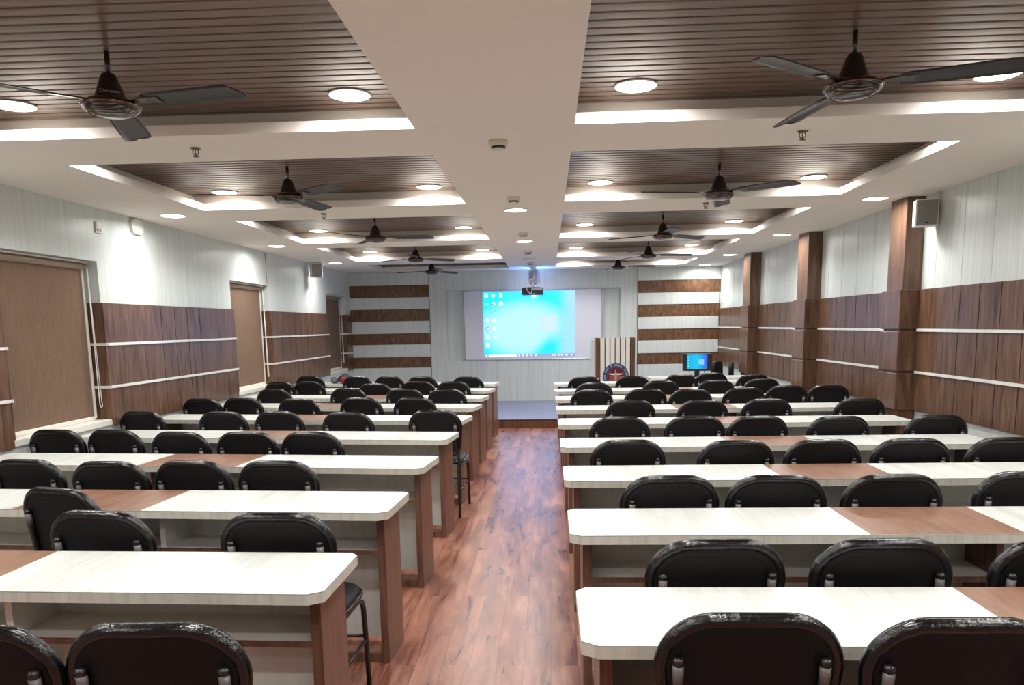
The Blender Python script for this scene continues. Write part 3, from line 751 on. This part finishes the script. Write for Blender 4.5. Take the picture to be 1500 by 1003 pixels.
# ------------------------------------------------------------------ computer corner
dk = empty('computer_desk', (1.45, 11.0, 0)); tag(dk, 'white computer desk beside the podium at the far right', 'desk')
MB().box(0, 1.5, 0, .46, .735, .765).build('tabletop', 'desk_white', dk, bevel=.003)
for x in (.05, 1.42): MB().box(x, x + .03, .03, .43, 0, .735).build('side_panel', 'desk_panel', dk)
MB().box(.08, 1.42, .38, .40, .2, .735).build('modesty_panel', 'desk_panel', dk)
mo = empty('monitor', (2.135, 11.22, .765)); tag(mo, 'black computer monitor with a blue desktop on the far right desk', 'monitor')
mo.rotation_euler = (0, 0, math.radians(-9))
MB().box(-.205, .205, -.02, .02, .085, .335).build('bezel', 'black_plastic', mo, bevel=.008)
m = emission_mat('monitor desktop picture', (0, .3, 1), .72, .15); t = NT(m)
sp = t.n('ShaderNodeSeparateXYZ'); t.l(t.coords((1, 1, 1)), sp.inputs[0])
fx = t.n('ShaderNodeMapRange'); fx.inputs['From Min'].default_value = -.15; fx.inputs['From Max'].default_value = .15; t.l(sp.outputs[0], fx.inputs['Value'])
r_ = t.n('ShaderNodeValToRGB'); e = r_.color_ramp.elements
e[0].position = 0; e[0].color = (.0, .42, .9, 1); e[1].position = 1; e[1].color = (.03, .06, .9, 1); q = e.new(.5); q.color = (0, .62, .95, 1)
t.l(fx.outputs[0], r_.inputs['Fac']); t.l(r_.outputs['Color'], t.b.inputs['Emission Color'])
M['mon'] = m
sc = MB().box(-.142, .142, -.0215, -.0195, .112, .318).build('screen', 'mon', mo)
M['mon_logo'] = emission_mat('monitor pale blue', (.25, .75, 1.1), .66)
MB().prism([(.02, .185), (.095, .172), (.095, .258), (.02, .245)], -.0225, -.0213, 'y').build('emblem_pane', 'mon_logo', sc)
for k in range(4): MB().box(-.128, -.112, -.0225, -.0213, .14 + .045 * k, .156 + .045 * k).build('desktop_icon', 'icon_faint', sc)
MB().box(-.035, .035, 0, .04, .0, .13).build('stand', 'black_plastic', mo, bevel=.005)
MB().prism(rrect(-.11, .11, -.08, .1, .04), 0, .012).build('base', 'black_plastic', mo)
for s_ in (-1, 1): MB().tube([(s_ * .10, .015, .095), (s_ * .11, .03, .04), (s_ * .05, .05, .012)], .004, 6).build('cable', 'black_plastic', mo)
def office_chair(name, loc, rz, label, bh):
    o = empty(name, loc, rz); tag(o, label, 'office chair')
    prof = [(-.20, .0), (.20, 0), (.22, .16), (.205, .33), (.15, .40), (-.15, .40), (-.205, .33), (-.22, .16)]
    MB().prism([(x, .40 + z * bh) for x, z in prof], -.03, .035, 'y').build('backrest', 'vinyl', o, bevel=.02, seg=3, smooth_all=True)
    MB().prism(rrect(-.23, .23, .02, .47, .09), .36, .43).build('seat', 'vinyl', o, bevel=.02, seg=3, smooth_all=True)
    MB().tube([(0, -.01, .55), (0, .02, .36), (0, .2, .35)], .018, 8).build('back_bar', 'tube', o)
    MB().lathe([(.028, .08), (.028, .36)], 14, 0, .24).build('gas_column', 'tube', o)
    mb = MB()
    for k in range(5): a = 2 * PI * k / 5; mb.tube([(0, .24, .09), (.24 * math.cos(a), .24 + .24 * math.sin(a), .06)], .016, 8)
    mb.build('star_base', 'tube', o)
    for k in range(5):
        a = 2 * PI * k / 5; cx, cy = .24 * math.cos(a), .24 + .24 * math.sin(a)
        MB().tube([(cx - .01, cy, .027), (cx + .01, cy, .027)], .027, 12).build('caster', 'black_plastic', o)
    return o
office_chair('office_chair', (2.54, 11.78, ST), math.radians(60), 'black office chair turned sideways, just right of the monitor', 1.05)
office_chair('office_chair', (2.90, 12.4, ST), math.radians(74), 'dark office chair by the right wall at the back corner', .92)

# bags on the far left desk
def blob(name, mat, parent, sx, sy, sz, cx=0, cy=0, cz=0, pw=2.4):
    vs = []; fs = []; nu, nv = 24, 12
    sg = lambda c: math.copysign(abs(c) ** (2 / pw), c)
    for j in range(nv + 1):
        ph = -PI / 2 + PI * j / nv
        for i in range(nu):
            th = 2 * PI * i / nu; vs.append((cx + sx * sg(math.cos(ph)) * sg(math.cos(th)), cy + sy * sg(math.cos(ph)) * sg(math.sin(th)), cz + sz * sg(math.sin(ph))))
    for j in range(nv):
        for i in range(nu): k = (i + 1) % nu; fs.append((j * nu + i, j * nu + k, (j + 1) * nu + k, (j + 1) * nu + i))
    return MB().add(vs, fs, True).build(name, mat, parent)
bg = empty('backpack', (-2.93, 11.05, .752)); tag(bg, 'red and black backpack lying on the farthest left desk', 'bag')
blob('bag_body', 'bag_black', bg, .105, .10, .062, 0, 0, .062); blob('red_pocket', 'bag_red', bg, .062, .03, .045, .0, -.092, .052)
MB().tube([(-.06, -.02, .11), (-.03, -.02, .128), (.03, -.02, .128), (.06, -.02, .11)], .008, 8).build('carry_handle', 'bag_black', bg)
pc = empty('pouch', (-3.10, 11.1, .752)); tag(pc, 'small grey cloth pouch beside the backpack', 'pouch')
blob('pouch_body', 'bag_grey', pc, .06, .07, .042, 0, 0, .042); MB().tube([(-.05, -.03, .075), (0, -.04, .088), (.05, -.03, .075)], .006, 6).build('zip', 'bag_black', pc)

# ------------------------------------------------------------------ wall fittings
def speaker(name, loc, rz, label):
    o = empty(name, loc, rz); tag(o, label, 'speaker', 'wall loudspeakers')
    MB().box(-.085, .085, .0, .12, -.105, .105).build('cabinet', 'white_plastic', o, bevel=.008, seg=2)
    MB().box(-.076, .076, -.006, .004, -.096, .096).build('grille', 'grey_grille', o, bevel=.003)
    MB().box(-.012, .012, -.0075, -.0055, -.082, -.074).build('badge', 'black_plastic', o)
    MB().box(-.02, .02, .12, .17, -.03, .03).build('bracket', 'black_plastic', o)
    return o
speaker('wall_speaker', (3.035, 6.50, 2.375), math.radians(-14), 'grey-white box speaker beside the nearest right pillar')
speaker('wall_speaker', (XL + .17, 11.86, 2.425), math.radians(30), 'small grey box speaker high on the left wall before the far window')
jb = MB().prism(rrect(6.84, 7.03, 2.40, 2.535, .06), XL, XL + .03, 'x').build('wall_box', 'white_plastic', bevel=.004)
tag(jb, 'white rounded box high on the left wall just under the ceiling', 'wall box')
o = empty('switch_plate', (XL, 6.34, 2.39)); tag(o, 'small white control plate above the nearest window on the left wall', 'switch plate')
MB().box(0, .012, -.04, .04, -.045, .045).build('plate', 'cream_plastic', o, bevel=.003)
MB().box(.011, .015, -.028, .028, .012, .036).build('display', 'pale', o)
for dy in (-.018, .018): MB().box(.011, .015, dy - .008, dy + .008, -.03, -.012).build('button', 'grey_grille', o)
w_ = MB().tube([(XL + .004, 10.146, HC - .01), (XL + .004, 10.146, 2.30), (XL + .006, 10.15, 2.13)], .004, 6).build('cable', 'grey_grille'); tag(w_, 'thin cable running down the left wall to the middle window', 'cable')

# ------------------------------------------------------------------ light, world, camera
w = bpy.data.worlds.new('World'); SC.world = w; w.use_nodes = True
w.node_tree.nodes['Background'].inputs['Color'].default_value = (.6, .65, .75, 1); w.node_tree.nodes['Background'].inputs['Strength'].default_value = .3

cam = bpy.data.cameras.new('camera'); co = bpy.data.objects.new('camera', cam); C.objects.link(co)
F, CYP, YAWC, PIT, ROL, HH = 1130., 643.3, .0483, .1463, -.0172, 1.5379
fw = Vector((-math.sin(YAWC) * math.cos(PIT), math.cos(YAWC) * math.cos(PIT), -math.sin(PIT))); rt = Vector((math.cos(YAWC), math.sin(YAWC), 0)); up = rt.cross(fw)
r2 = math.cos(ROL) * rt + math.sin(ROL) * up; u2 = -math.sin(ROL) * rt + math.cos(ROL) * up
co.matrix_world = Matrix(((r2.x, u2.x, -fw.x, 0), (r2.y, u2.y, -fw.y, 0), (r2.z, u2.z, -fw.z, HH), (0, 0, 0, 1)))
cam.sensor_width = 36; cam.lens = F / 1500 * 36; cam.shift_y = (CYP - 501.5) / 1500; cam.clip_start = .05
SC.camera = co
SC.view_settings.view_transform = 'Standard'; SC.view_settings.look = 'None'; SC.view_settings.gamma = 1; SC.view_settings.use_curve_mapping = False
SC.view_settings.exposure = 0.4
SC.cycles.use_denoising = True
SC.cycles.max_bounces = 8; SC.cycles.diffuse_bounces = 5; SC.cycles.glossy_bounces = 4
SC.cycles.sample_clamp_indirect = 6
